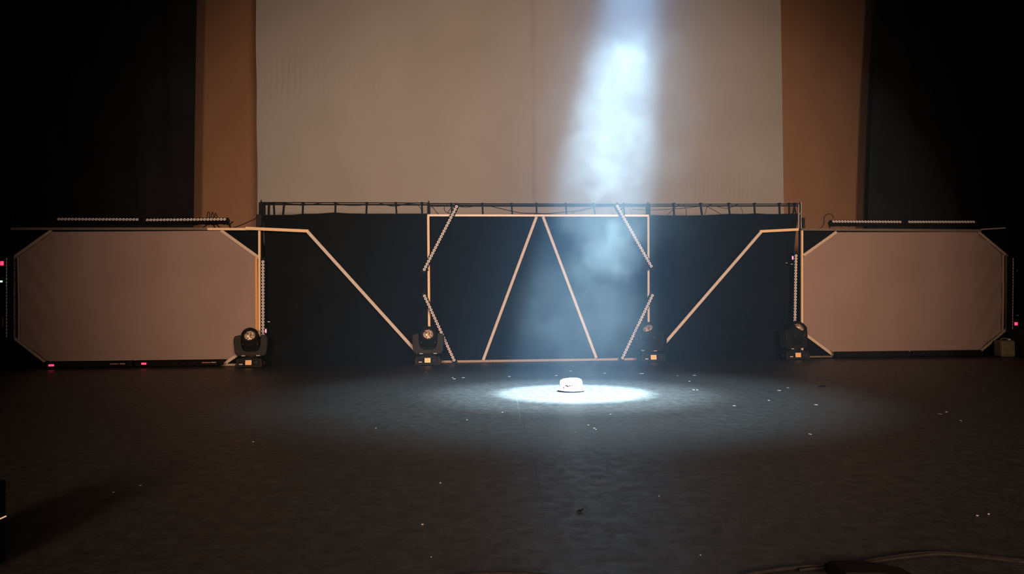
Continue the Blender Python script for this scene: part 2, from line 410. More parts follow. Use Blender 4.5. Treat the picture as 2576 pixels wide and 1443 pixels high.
def interp(tab, x):
    if x <= tab[0][0]: return tab[0][1]
    for (a, ya), (b_, yb) in zip(tab, tab[1:]):
        if x <= b_:
            t = (x - a) / (b_ - a); t = t * t * (3 - 2 * t) if abs(ya - yb) > .5 else t; return ya + (yb - ya) * t
    return tab[-1][1]
def drape(tops, ties, lx, rx, label):
    """tops: pixel outline of the upper hem; lx, rx: side edges as (top px, bottom px)"""
    tab = [(at(px, py, WALL).x, at(px, py, WALL).z) for px, py in tops]
    eL = [(at(p, q, WALL).z, at(p, q, WALL).x) for p, q in lx]; eR = [(at(p, q, WALL).z, at(p, q, WALL).x) for p, q in rx]
    eL.sort(); eR.sort()
    H = tab[0][1]
    def xo(s, t):
        z = t * H; a, c = interp(eL, z), interp(eR, z); return a + (c - a) * s
    def yo(x, z): return WALL + 0.006 * math.sin(x * 4.3) * (0.4 + z / 4) + 0.003 * math.sin(x * 17 + z)
    o = hang('stage_drape', xo, 0.002, lambda x: interp(tab, x), yo, black_cloth, 160, 40)
    tag(o, label, 'drape')
    off = Vector(o.location)
    for tx, bx, wpx in ties:
        b = MB(); zt = interp(tab, at(bx, 540, WALL).x) - 0.015
        top = at(tx, 512 if tx < 1100 else 514, WALL); top.z += 0.012; top.y = WALL + 0.035
        bot = Vector((at(bx, 540, WALL).x, WALL - 0.004, zt))
        b.bar(bot, top, wpx * PXM, 0.004, up=Vector((0, 1, 0)))
        b.bar(top + Vector((0, -.005, -.01)), top + Vector((0, -.005, .012)), (wpx + 1) * PXM, 0.05)
        b.v = [tuple(Vector(v) - off) for v in b.v]
        b.build('tie_strap', strap_cloth, o)
    return o
drape([(660, 540), (690, 540), (713, 540), (735, 540), (761, 537.5), (800, 537), (843, 534), (880, 536.5), (921, 537), (997, 537), (1062, 537), (1080, 537)],
      [(664, 666, 5), (675, 676, 6), (687, 690.5, 5), (713.5, 712, 5.5), (761, 761.5, 5), (843, 843.5, 5), (922, 921.5, 5), (995, 998, 4.5), (1061, 1062, 5)],
      [(662, 540), (664, 590), (667, 630), (666, 660), (662, 690), (660, 914)], [(1079, 537), (1079, 911)],
      'left black drape with the slanting batten in front of it')
drape([(1079, 539), (1250, 539), (1340, 537.5), (1352, 536.5), (1365, 537.5), (1500, 539.5), (1632, 540)],
      [(1135, 1138, 4.5), (1213.5, 1215, 4.5), (1287, 1289, 4), (1350, 1350, 4.5), (1424, 1425.5, 4), (1494, 1497, 3.5), (1570, 1571, 4)],
      [(1079.5, 539), (1079.5, 911)], [(1631.5, 540), (1631.5, 904)], 'middle black drape behind the rectangular wooden frame')
drape([(1632, 541), (1695, 541.5), (1730, 541.5), (1766, 541), (1800, 539.5), (1835, 537.5), (1870, 538), (1900, 536.5), (1930, 538), (1961, 538), (1980, 537), (2007, 537)],
      [(1696, 1695.5, 5), (1764, 1766, 5.5), (1835, 1835.5, 5), (1900, 1898.5, 5), (1963, 1961, 5.5), (1988, 1985, 5), (2003, 1994, 5), (1999, 2003, 4)],
      [(1632, 541), (1632, 904)], [(2008, 537), (2007, 545), (2007.5, 560), (2004, 575), (2000, 615), (1998, 632), (2004, 645), (2004, 897)],
      'right black drape with the slanting batten in front of it')

# ------------------------------------------------------------------ wooden battens
def batten(b, a, c, wpx, Y, d=0.022, mi=0):
    b.bar(at(*a, Y), at(*c, Y), wpx * PXM, d, mi=mi)
def frame_thing(name, origin, label, cat, parts, group=None):
    t = thing(name, origin, label, cat, group)
    for pname, a, c, wpx, Y, d, m_ in parts:
        b = MB(); batten(b, a, c, wpx, Y, d); child(b, pname, m_, t)
    return t
YF = WALL - 0.045
g = at(1350, 906, YF); 
frame_thing('wooden_frame', (g.x, YF, 0), 'rectangular pale wooden frame with two battens meeting in an inverted V, at stage centre', 'frame', [
    ('top_batten', (1075, 541.5), (1632, 542.3), 5.2, YF, .022, pale_pine),
    ('side_batten', (1077.3, 544), (1080.5, 908), 5.8, YF, .022, orange_pine),
    ('side_batten', (1630.5, 545), (1631.5, 900), 5.2, YF, .022, pine),
    ('bottom_batten', (1083, 909.5), (1628, 902), 5.5, YF, .022, weathered),
    ('diagonal_batten', (1349.5, 545), (1215.5, 905), 6.8, YF, .018, pine),
    ('diagonal_batten', (1366, 545), (1500, 900), 6.8, YF, .018, pine)])
YA = WALL - 0.16
g = at(900, 915, YA)
frame_thing('bent_batten_frame', (g.x, YA, 0), 'bent wooden batten sloping down right to the left centre moving light', 'batten', [
    ('top_batten', (618, 574), (776, 581), 7.2, YA, .03, orange_pine),
    ('diagonal_batten', (772, 580), (1052, 889), 7.6, YA, .022, pine)])
g = at(1800, 900, YA)
frame_thing('bent_batten_frame', (g.x, YA, 0), 'bent wooden batten sloping down left beside the right centre moving light', 'batten', [
    ('top_batten', (1911, 582), (2008, 577), 6.6, YA, .03, orange_pine),
    ('diagonal_batten', (1916, 581), (1672, 863), 7.2, YA, .022, pine)])

# ------------------------------------------------------------------ octagonal side panels
def oct_panel(side, cloth_px, rect_px, parts, hems, label):
    YB = WALL - 0.03; YO = WALL - 0.07
    c0 = at((rect_px[0] + rect_px[2]) / 2, 900, YB)
    t = thing('cloth_panel', (c0.x, YB, 0), label, 'panel')
    off = Vector(t.location)
    a, c = at(rect_px[0], rect_px[1], YB), at(rect_px[2], rect_px[1], YB)
    b = MB(); b.box(((a.x + c.x) / 2, YB, (a.z + c.z) / 4), ((c.x - a.x) / 2, 0.01, (a.z + c.z) / 4 - .002)); child(b, 'black_backing', black_cloth, t)
    # pale cloth: grid clipped to the octagon, with pulled wrinkles
    P = [at(x, y, YO) for x, y in cloth_px]; poly = [(p.x, p.z) for p in P]
    bm = bmesh.new(); vs = [bm.verts.new((x, 0, z)) for x, z in poly]; bm.faces.new(vs)
    xs = [p[0] for p in poly]; zs = [p[1] for p in poly]
    for k in range(1, 90):
        x = min(xs) + (max(xs) - min(xs)) * k / 90
        bmesh.ops.bisect_plane(bm, geom=bm.verts[:] + bm.edges[:] + bm.faces[:], plane_co=(x, 0, 0), plane_no=(1, 0, 0))
    for k in range(1, 60):
        z = min(zs) + (max(zs) - min(zs)) * k / 60
        bmesh.ops.bisect_plane(bm, geom=bm.verts[:] + bm.edges[:] + bm.faces[:], plane_co=(0, 0, z), plane_no=(0, 0, 1))
    W_, H_ = max(xs) - min(xs), max(zs) - min(zs); mx_, mz_ = min(xs), min(zs)
    for v in bm.verts:
        u, q = (v.co.x - mx_) / W_, (v.co.z - mz_) / H_
        if side < 0: uu = u
        else: uu = 1 - u
        y = 0.006 * math.sin(u * 9) * math.sin(q * 5)
        y += 0.010 * math.exp(-((uu - 0.06) / 0.09) ** 2) * math.sin((uu * 3 + q) * 26)          # pulls at the outer edge
        y += 0.005 * math.exp(-((q - 0.84) / 0.06) ** 2) * math.sin(uu * 70) * math.exp(-uu * 1.5)
        y += 0.016 * math.exp(-((q - 0.045) / 0.035) ** 2) * (1 + .3 * math.sin(u * 11))          # roll along the bottom
        y -= 0.010 * math.exp(-((q - 0.0) / 0.02) ** 2)
        if side > 0: y += 0.006 * math.exp(-((q - .78 - .06 * math.sin(u * 9)) / .02) ** 2) * max(0, u - .45) * 2
        v.co = Vector((v.co.x, YO + y, v.co.z)) - off
    me = bpy.data.meshes.new('pale_cloth'); bm.normal_update()
    ext = bmesh.ops.solidify(bm, geom=bm.faces[:], thickness=0.004)
    bmesh.ops.recalc_face_normals(bm, faces=bm.faces); bm.to_mesh(me); bm.free()
    me.polygons.foreach_set('use_smooth', [True] * len(me.polygons)); me.set_sharp_from_angle(angle=R(45))
    me.materials.append(panel_cloth); o = bpy.data.objects.new('pale_cloth', me); col.objects.link(o); o.parent = t
    for a, c, wpx in hems:
        b = MB(); p, q = at(*a, YO - .012), at(*c, YO - .012); b.tube([p, (p + q) / 2 + Vector((0.006, 0, 0)), q], wpx * PXM / 2, 10); child(b, 'rolled_hem', hem_cloth, t, smooth=True)
    for pname, a, c, wpx, dy, d, m_ in parts:
        b = MB(); batten(b, a, c, wpx, WALL - 0.09 + dy, d); child(b, pname, m_, t)
    return t
oct_panel(-1, [(130, 583), (560, 580), (648, 650), (648, 842), (590, 903), (118, 907), (46, 858), (46, 640)], (34, 576, 655, 918), [
    ('diagonal_batten', (131, 579), (34, 648), 7, 0, .02, weathered),
    ('diagonal_batten', (556, 579), (652, 648), 7, -.012, .02, warm_pine),
    ('diagonal_batten', (38, 851), (117, 912), 6, 0, .02, weathered),
    ('diagonal_batten', (633, 868), (562, 916), 7, 0, .02, warm_pine),
    ('top_rail', (30, 575.5), (524, 575.5), 6, -.01, .05, dark_wood),
    ('top_rail', (523, 576), (652, 576.5), 5.8, -.025, .05, orange_pine),
    ('side_post', (653, 574), (653.5, 905), 5.2, -.02, .03, orange_pine),
    ('inner_batten', (645, 648), (646.5, 852), 6, .004, .02, brown_pine),
    ('side_post', (35, 645), (36, 852), 5, 0, .04, weathered),
    ('bottom_rail', (555, 917), (652, 916), 5, -.01, .03, weathered)],
    [((45.5, 645), (48, 858), 5), ((125, 907.5), (560, 902.5), 3)],
    'left octagonal pale cloth panel framed in wood on a black backing')
oct_panel(1, [(2098, 584), (2459, 583), (2524, 638), (2524, 836), (2463, 882), (2094, 885), (2021, 842), (2021, 642)], (2013, 578, 2534, 896), [
    ('diagonal_batten', (2104, 583), (2021, 642), 7, -.012, .02, warm_pine),
    ('diagonal_batten', (2459, 582), (2532, 643), 6.5, 0, .02, weathered),
    ('diagonal_batten', (2532, 827), (2468, 881), 6, 0, .02, weathered),
    ('diagonal_batten', (2022, 838), (2096, 893), 7, 0, .02, warm_pine),
    ('top_rail', (2014, 577), (2466, 580), 6, -.01, .05, dark_wood),
    ('top_rail', (2466, 577), (2527, 573.5), 3, -.01, .05, weathered),
    ('side_post', (2017, 579), (2017, 890), 5.2, -.02, .03, orange_pine),
    ('side_post', (2531, 640), (2531, 833), 7, 0, .04, dark_wood),
    ('bottom_rail', (2014, 897), (2094, 896), 4, -.01, .03, dark_wood)],
    [((2523, 640), (2521.5, 835), 5.5), ((2100, 885.5), (2462, 880.5), 3)],
    'right octagonal pale cloth panel framed in wood on a black backing')

# ------------------------------------------------------------------ LED bars
def lens_mesh():
    b = MB(); b.lathe([(0.019, 0), (0.0185, 0.004), (0.016, 0.0055), (0.0085, 0.0015), (0.0078, 0.0015)], seg=18, mis=[0, 0, 0, 1])
    b.lathe([(0.0079, 0.0016), (0.005, 0.004), (0.0008, 0.0052)], seg=14, mi=1)
    o = b.build('lens', [lens_ring, lens_core], smooth=True, origin=(0, 0, 0)); me = o.data; bpy.data.objects.remove(o); return me
LENS = lens_mesh()
def led_bar(p1, p2, Y, label, roll=0.0, facing='front', disp=None, feet=(), endcap=1, marks=(), group=None, name='led_bar', z=None):
    """p1, p2: pixels of the first and last lens; local x runs along the bar, local z is where the lenses face"""
    a, c = at(*p1, Y), at(*p2, Y)
    if z is not None: a.z = c.z = z
    d = c - a; L = d.length; xax = d.normalized()
    zax = Vector((0, -1, 0)) if facing == 'front' else Vector((0, 0, 1))
    zax = (zax - xax * zax.dot(xax)).normalized(); yax = zax.cross(xax)
    if roll:
        q = Matrix.Rotation(roll, 3, xax); zax = q @ zax; yax = q @ yax
    mid = (a + c) / 2
    t = thing(name, mid, label, 'light bar', group)
    rot = Matrix((xax, yax, zax)).transposed().to_4x4(); t.matrix_world = Matrix.Translation(mid) @ rot
    pitch = L / 23.0; half = L / 2 + pitch * 0.85
    b = MB(); b.box((0, 0, -0.036), (half, 0.0285, 0.034)); b.box((0, 0, -0.001), (half, 0.024, 0.001))
    for k in range(9): b.box((-half + half * 2 * (k + .5) / 9, 0, -0.077), (0.01, 0.028, 0.008))
    b.build('housing', black_metal, t, bevel=0.003)
    for sx in (-1, 1):
        b = MB(); b.box((sx * (half + 0.006), 0, -0.036), (0.006, 0.031, 0.037)); b.build('end_cap', black_plastic, t, bevel=0.003)
    if facing == 'front' or True:
        for k in range(24):
            o = bpy.data.objects.new('lens', LENS); col.objects.link(o); o.parent = t; o.location = (-L / 2 + pitch * k, 0, 0.0)
    Minv = t.matrix_world.inverted()
    if disp:
        px, py, wpx, hpx, m_, dy = disp
        p = Minv @ at(px, py, Y - dy); 
        b = MB(); ax = Matrix.Identity(3)
        u = (Minv.to_3x3() @ Vector((1, 0, 0))) * wpx * PXM / 2; v = (Minv.to_3x3() @ Vector((0, 0, 1))) * hpx * PXM / 2; w_ = Minv.to_3x3() @ Vector((0, .006, 0))
        b.prism([p - u - v, p + u - v, p + u + v, p - u + v], w_); b.build('display', m_, t)
        c2 = p + w_ * 2.5; b = MB(); b.prism([c2 - u * 1.5 - v * 1.5, c2 + u * 1.5 - v * 1.5, c2 + u * 1.5 + v * 1.5, c2 - u * 1.5 + v * 1.5], w_ * 3)
        b.build('control_box', black_plastic, t)
    for px, py, wpx, hpx, m_, dy in marks:
        p = Minv @ at(px, py, Y - dy); b = MB()
        u = (Minv.to_3x3() @ Vector((1, 0, 0))) * wpx * PXM / 2; v = (Minv.to_3x3() @ Vector((0, 0, 1))) * hpx * PXM / 2; w_ = Minv.to_3x3() @ Vector((0, .004, 0))
        b.prism([p - u - v, p + u - v, p + u + v, p - u + v], w_); b.build('printed_label', m_, t)
    for s_ in feet:                                           # swivel brackets: (position along bar 0..1, foot pixel)
        f, foot = s_
        p = Vector((-L / 2 + L * f, 0, -0.07)); q = Minv @ at(*foot, Y + 0.04)
        b = MB(); b.tube([p, (p + q) / 2 + Vector((0.0, 0, -.006)), q], 0.008, 6); b.tube([p + Vector((0, -.03, 0)), p + Vector((0, .03, 0))], .014, 8)
        b.build('bracket', black_metal, t)
    return t
G1 = 'light bars on top of the left panel'; G2 = 'light bars on top of the right panel'; G3 = 'slanted light bars around the middle drape'
G4 = 'upright light bars at the panel edges'; G5 = 'light bars lying at the foot of the panels'
YL = WALL - 0.14
led_bar((148, 551), (345, 552), YL, 'left light bar on the left panel, out of the brown backdrop strip', feet=((.1, (170, 573)), (.9, (325, 573))), group=G1, roll=R(-32))
led_bar((371, 553), (565, 551.5), YL, 'right light bar on the left panel, its end in front of the brown strip', feet=((.05, (384, 573)), (.6, (478, 573)), (.82, (541, 573)), (.86, (553, 573)), (.78, (509, 573)), (1.02, (580, 573))), group=G1, roll=R(-32))
led_bar((2097, 557), (2264, 558), YL, 'left light bar on the right panel, its end against the brown strip', feet=((-.02, (2086, 577)), (.6, (2200, 577)), (.95, (2250, 577))), group=G2, roll=R(-32))
led_bar((2288, 558), (2449, 558), YL, 'right light bar on the right panel, wholly against the black curtain', feet=((.05, (2300, 577)), (.95, (2440, 577))), group=G2, roll=R(-32))
led_bar((1148.5, 519.5), (1067.5, 677.5), YL, 'upper slanted light bar left of centre, over the frame corner', feet=((.05, (1136, 527)), (.95, (1077, 680))), group=G3)
led_bar((1068, 744), (1142, 905), YL, 'lower slanted light bar left of centre, ending on the floor', feet=((.05, (1067, 730)), (.95, (1120, 895))), group=G3)
led_bar((1553, 518.5), (1638, 669), YL, 'upper slanted light bar right of centre, in the hazy beam', feet=((.05, (1571, 522)), (.95, (1630, 680))), group=G3)
led_bar((1641, 743), (1566, 899.5), YL, 'lower slanted light bar right of centre, beside the right centre moving light', feet=((.05, (1631, 752)), (.95, (1590, 893))), group=G3)
led_bar((661.5, 658), (661.5, 841), YL, 'upright light bar at the left panel inner edge', disp=(668.5, 832, 3, 9, pink_digits, .02), feet=((.05, (663, 645)), (.8, (676, 809))), marks=((676, 809, 6, 1.6, white_mark, .02),), group=G4)
led_bar((2002.5, 643), (1999.5, 813), YL, 'upright light bar at the right panel inner edge', disp=(1994.5, 648, 3.4, 8.5, pink_digits, .02), feet=((.05, (2004, 632)), (.15, (1990, 664))), marks=((1979, 661, 4, 1.2, white_mark, .02), (1992, 664, 6, 1.2, white_mark, .02)), group=G4)
led_bar((17, 651), (17, 845), YL, 'upright light bar outside the left panel, turned edge-on', roll=R(45), disp=(4.5, 662, 7, 10, red_digits, .03), feet=((.1, (22, 640)), (.9, (24, 850))), marks=((3, 707.5, 5, 4, green_led, .03), (7, 810, 1.5, 22, faded_red, .03)), group=G4)
led_bar((2548.5, 652), (2547, 824), YL, 'upright light bar outside the right panel, turned edge-on', roll=R(-45), disp=(2556.5, 814, 8, 8, red_digits, .03), feet=((.1, (2543, 645)), (.9, (2541, 828))), marks=((2560, 793, 6, 1.2, white_mark, .03), (2559, 680, 2, 6, dark_wood, .03)), group=G4)
def floor_bar(x0_, x1_, disp, marks, label):
    Yf = WALL - 0.2; z = 0.075
    led_bar((x0_ + 8, 915), (x1_ - 8, 912), Yf, label, facing='up', roll=R(-70), disp=disp, marks=marks, group=G5, z=z)
floor_bar(118, 336, (128.5, 918.5, 12, 4.5, red_digits, .095), ((287, 914.8, 20, 2, faded_red, .095), (308, 914.5, 12, 2, faded_white, .095)), 'left light bar lying under the left panel, red digits at its end')
floor_bar(347, 562, (361.5, 914.3, 11, 4.5, red_digits, .095), ((518, 911.5, 20, 2, faded_red, .095), (537, 911, 12, 2, faded_white, .095)), 'right light bar lying under the left panel, red digits at its end')
floor_bar(2100, 2284, None, (), 'left light bar lying under the right panel beside the moving light')
floor_bar(2290, 2464, None, (), 'right light bar lying under the right panel toward the plastic can')

# ------------------------------------------------------------------ moving head lights
def moving_head(px, py, pan, tilt, label, s=1.0, body_pan=None):
    """base front bottom centre at pixel (px,py) on the floor; pan/tilt in degrees, 0 = facing the audience, tilt up"""
    p = ground(px, py); p.y += 0.14
    t = thing('moving_head_light', p, label, 'stage light', 'moving head lights on the stage floor', rot=(0, 0, 0))
    t.scale = (s, s, s)
    # base
    b = MB(); b.box((0, 0, 0.018), (0.170, 0.135, 0.010)); b.box((0, 0, 0.070), (0.168, 0.135, 0.045), taper=(0.92, 0.88))
    b.box((0, 0, 0.121), (0.11, 0.09, 0.008), taper=(.85, .85))
    for sx in (-1, 1):
        b.box((sx * 0.165, 0, 0.055), (0.014, 0.05, 0.022))
    base = b.build('base', black_plastic, t, bevel=0.006)
    for sx in (-1, 1):
        for sy in (-1, 1):
            b = MB(); b.lathe([(0.02, 0), (0.022, 0.01), (0.0, 0.01)], Matrix.Translation((sx * .13, sy * .1, 0)), 12); b.build('foot', cable_rubber, t)
    rx = Matrix.Rotation(R(-6), 3, 'X')
    yf = -0.1335
    b = MB(); b.box((-0.002, yf, 0.067), (0.0375, 0.004, 0.029), rx, 1); b.box((-0.002, yf - .003, 0.067), (0.032, 0.003, 0.023), rx, 0)
    b.build('display', [display_face, display_rim], base)
    b = MB(); b.box((0, yf + .003, 0.067), (0.135, 0.004, 0.034), rx); b.build('control_panel', black_metal, base)
    b = MB(); b.box((-0.095, yf - .002, 0.046), (0.021, 0.003, 0.005), rx); b.build('printed_label', white_mark, base)
    b = MB(); b.tube([(0.078 + 0.032 * math.cos(a), yf - .006, 0.065 + 0.026 * math.sin(a)) for a in [R(k) for k in range(-62, 63, 12)]], 0.0026, 6)
    b.build('control_ring', grey_metal, base)
    b = MB(); b.lathe([(0.02, 0), (0.02, 0.006), (0, 0.007)], Matrix.Translation((0.078, yf + .001, 0.065)) @ Matrix.Rotation(R(90), 4, 'X'), 18); b.build('control_dial', black_plastic, base)
    # yoke
    bp = R(body_pan if body_pan is not None else pan)
    Y = bpy.data.objects.new('yoke', None)
    b = MB()
    out = [(-0.165, .145), (0.165, .145), (0.192, 0.175), (0.205, 0.27), (0.202, 0.385), (0.192, 0.402), (0.128, 0.412), (0.118, 0.40),
           (0.116, 0.29), (0.100, 0.235), (0.06, 0.205), (-0.06, 0.205), (-0.100, 0.235), (-0.116, 0.29), (-0.118, 0.40), (-0.128, 0.412), (-0.192, 0.402), (-0.202, 0.385), (-0.205, 0.27), (-0.192, 0.175)]
    b.prism([(x, -0.062, z) for x, z in out], (0, 0.124, 0))
    b.lathe([(0.075, 0.127), (0.08, 0.135), (0.08, 0.147)], seg=24)
    yk = b.build('yoke', black_plastic, t, bevel=0.008); yk.rotation_euler = (0, 0, bp)
    for sx in (-1, 1):                                        # arm cover plates and lock levers
        b = MB(); b.lathe([(0.052, 0), (0.05, 0.006), (0.0, 0.007)], Matrix.Translation((sx * .204, 0, .335)) @ Matrix.Rotation(R(90 * sx), 4, 'Y'), 20); b.build('pivot_cover', black_metal, yk)
        b = MB(); b.box((sx * 0.09, -0.065, 0.150), (0.022, 0.004, 0.004)); b.build('pan_lock', white_mark, yk)
    # head: barrel about local Z, then tilted
    hd = thing('head_dummy', (0, 0, 0), None, None); bpy.data.objects.remove(hd)
    b = MB()
    b.lathe([(0.0, -0.165), (0.07, -0.16), (0.098, -0.13), (0.110, -0.07), (0.114, 0.0), (0.113, 0.07), (0.108, 0.11), (0.103, 0.125), (0.103, 0.165), (0.098, 0.17), (0.088, 0.168), (0.084, 0.12), (0.0, 0.118)], seg=36)
    for k in range(7): b.lathe([(0.095, -0.12 + k * .012), (0.113, -0.118 + k * .012), (0.113, -0.114 + k * .012), (0.095, -0.112 + k * .012)], seg=36)
    b.box((0.13, 0, 0), (0.012, 0.03, 0.03)); b.box((-0.13, 0, 0), (0.012, 0.03, 0.03))
    head = b.build('head', black_plastic, t, smooth=True)
    # local +Z of the barrel -> facing (0,-1,0) tilted up
    head.matrix_local = Matrix.Translation((0, 0, 0.335)) @ Matrix.Rotation(bp, 4, 'Z') @ Matrix.Rotation(R(90 - tilt), 4, 'X')
    b = MB(); b.lathe([(0.088, 0.166), (0.093, 0.176), (0.100, 0.176), (0.104, 0.166)], seg=36); b.build('bezel', black_metal, head, smooth=True)
    b = MB(); b.lathe([(0.084, 0.140), (0.080, 0.147), (0.066, 0.150)], seg=30); b.build('lens_surround', cable_rubber, head, smooth=True)
    b = MB(); b.lathe([(0.0685, 0.146), (0.062, 0.156), (0.048, 0.163), (0.028, 0.168), (0.008, 0.170), (0.0005, 0.170)], seg=30); b.build('front_lens', glass_front, head, smooth=True)
    for sx in (-1, 1):
        b = MB(); b.box((sx * 0.09, -0.085, 0.07), (0.006, 0.004, 0.016)); b.build('catch', grey_metal, head)
    return t
moving_head(625, 925, 6, 30, 'moving head light at the left panel corner, its lens painted with orange glints', 1.0)
moving_head(1076, 919, 3, 28, 'moving head light at the foot of the left slanting batten', 1.0)
moving_head(1645, 911, -38, 50, 'moving head light in the blue haze beside the middle frame', 1.0)
moving_head(2009, 905, 22, 46, 'moving head light standing against the right panel corner', 1.0)

# ------------------------------------------------------------------ cables, poles and small stage gear
def cable(pix, Y, r, label, group=None, floorpts=None, name='cable'):
    pts = floorpts if floorpts else [at(x, y, Y) for x, y in pix]
    b = MB(); b.tube(smooth_path(pts), r, 7)
    return tag(b.build(name, cable_rubber, smooth=True), label, 'cable', group)
YQ = WALL + 0.03
GC = 'cables along the drape pipe'
for pix, r, lab in (
    ([(664, 512), (700, 511), (735, 512.5), (755, 516), (775, 515), (800, 511.5), (812, 510)], .005, 'drooping cable on the pipe above the left drape, between its left straps'),
    ([(843, 512), (865, 515), (890, 516), (912, 515), (925, 512)], .008, 'thick sagging cable bundle on the pipe above the left drape middle'),
    ([(955, 511), (970, 515), (988, 518), (1003, 517), (1020, 513), (1045, 511)], .006, 'sagging cable just left of the left centre post'),
    ([(1047, 513), (1053, 517), (1062, 529)], .004, 'short cable running down to the left drape top beside the post'),
    ([(1081, 516), (1090, 523), (1098, 534), (1108, 541), (1126, 550)], .0045, 'cable sloping from the left centre post to the slanted light bar'),
    ([(1124, 514), (1118, 520), (1118, 528), (1124, 534), (1133, 537)], .004, 'small cable loop above the frame left corner'),
    ([(1126, 536), (1132, 526), (1142, 519)], .004, 'short cable beside the upper left slanted bar'),
    ([(1158, 520), (1175, 521), (1195, 518), (1210, 515)], .004, 'cable sagging right of the upper left slanted bar'),
    ([(1222, 516), (1245, 521), (1275, 528), (1310, 535), (1345, 536), (1375, 537), (1410, 534), (1450, 530), (1480, 524), (1496, 521)], .005, 'long cable sagging over the wooden frame top'),
    ([(1435, 536), (1460, 531), (1480, 526), (1497, 520)], .003, 'thin cable rising through the beam above the frame'),
    ([(1577, 517), (1584, 527), (1590, 541)], .003, 'thin cable hanging by the upper right slanted bar'),
    ([(1590, 526), (1640, 528), (1700, 525), (1740, 521), (1768, 517)], .004, 'cable drooping right of the right centre post'),
    ([(1679, 541), (1690, 530), (1699, 521), (1708, 515), (1717, 514), (1722, 517), (1726, 529), (1726, 542)], .004, 'cable arch over the right drape between its first two straps'),
    ([(1773, 540), (1776, 528), (1780, 519), (1787, 515), (1794, 514)], .004, 'cable curling up right of the second strap'),
    ([(1777, 518), (1795, 528), (1817, 540)], .004, 'cable slanting down to the right drape top'),
    ([(1802, 518), (1815, 522), (1830, 524), (1842, 520), (1850, 516), (1858, 514)], .004, 'cable sagging behind the third strap of the right drape'),
    ([(1862, 518), (1866, 527), (1869, 538)], .003, 'short cable hanging before the fourth strap of the right drape')):
    cable(pix, YQ, r, lab, GC)
cable([(578, 574), (592, 571), (615, 562), (635, 553), (648, 546), (656, 542)], WALL - .02, .006, 'cable sloping from the left panel top up to the left end post')
cable([(586, 557), (579, 564), (580, 572)], WALL - .17, .01, 'short connector lead hanging from the left panel bar end')
cable([(521, 548), (522, 536), (525, 533), (528, 541), (526, 548), (531, 547), (534, 534), (538, 541), (537, 548)], WALL - .12, .005, 'curled cable loops standing on the light bar end left')
cable([(540, 548), (542, 536), (545, 541), (547, 548)], WALL - .12, .005, 'small cable hook right of the curled loops')
cable([(2058, 576), (2068, 570), (2073, 560), (2073, 548), (2079, 540), (2088, 538), (2095, 543), (2096, 550)], WALL - .10, .005, 'looped cable at the left end of the right panel bars')
# poles behind the panels' outer corners
for x, y0, y1, lab in ((34.5, 517, 575, 'thin black pole standing behind the left panel outer corner'), (2532, 521, 575, 'thin black pole standing behind the right panel outer corner')):
    p, q = at(x, y0, WALL + .05), at(x, y1, WALL + .05)
    b = MB(); b.tube([(p.x, p.y, 0.01), p], 0.010, 8); b.tube([(p.x, p.y, 0), (p.x, p.y, .012)], .05, 16)
    tag(b.build('pole', black_metal, smooth=True), lab, 'pole')
# black box on the right end post
p = at(2020, 561, WALL - .02); b = MB(); b.box(p, (3.2 * PXM, .03, 14 * PXM)); b.tube([p + Vector((0, 0, -.075)), p + Vector((.012, 0, -.085))], .012, 8)
bx = tag(b.build('junction_box', black_plastic, bevel=.004), 'small black box fixed to the right end post above the panel', 'box')
# black cloth bundle on left post
p = at(650, 556, WALL - .0); b = MB(); b.box(p, (5 * PXM, .02, 17 * PXM)); b.box(p + Vector((.03, -.01, .01)), (2.4 * PXM, .02, 16 * PXM))
tag(b.build('junction_box', black_plastic, bevel=.006), 'black box bundled on the left end post behind the panel', 'box')
# second thin tube of the right end post
p, q = at(2015.5, 508, WALL), at(2015.5, 575, WALL); b = MB(); b.tube([q, p], .008, 8); b.tube([at(2009.5, 514, WALL), at(2009.5, 575, WALL)], .008, 8)
b.box(at(2013, 538, WALL), (4 * PXM, .02, 2 * PXM)); tag(b.build('clamp_pole', grey_metal, smooth=False), 'pair of thin clamped tubes at the right end of the drape pipe', 'pole')
# plastic can
g = ground(2539, 898); w_ = 38 / (FPX / (g - EYE).dot(FWD)); h_ = 42 / (FPX / (g - EYE).dot(FWD))
can = thing('plastic_can', (g.x, g.y + .09, 0), 'olive plastic can standing on the floor right of the right panel', 'can')
b = MB(); b.box((0, 0, h_ / 2), (w_ / 2, .085, h_ / 2)); 
b.build('body', can_plastic, can, bevel=0.03)
b = MB(); b.box((-.0, -.087, h_ * .45), (w_ * .36, .004, h_ * .33)); b.build('side_rib', can_plastic, can, bevel=.01)
b = MB(); b.tube(smooth_path([(-.05, 0, h_ - .005), (-.045, 0, h_ + .02), (.0, 0, h_ + .025), (.045, 0, h_ + .02), (.05, 0, h_ - .005)]), .008, 8); b.build('handle', can_plastic, can, smooth=True)
b = MB(); b.lathe([(.022, h_ - .004), (.022, h_ + .02), (.0, h_ + .021)], Matrix.Translation((.07, 0, 0)), 16); b.build('cap', white_mark, can, smooth=True)
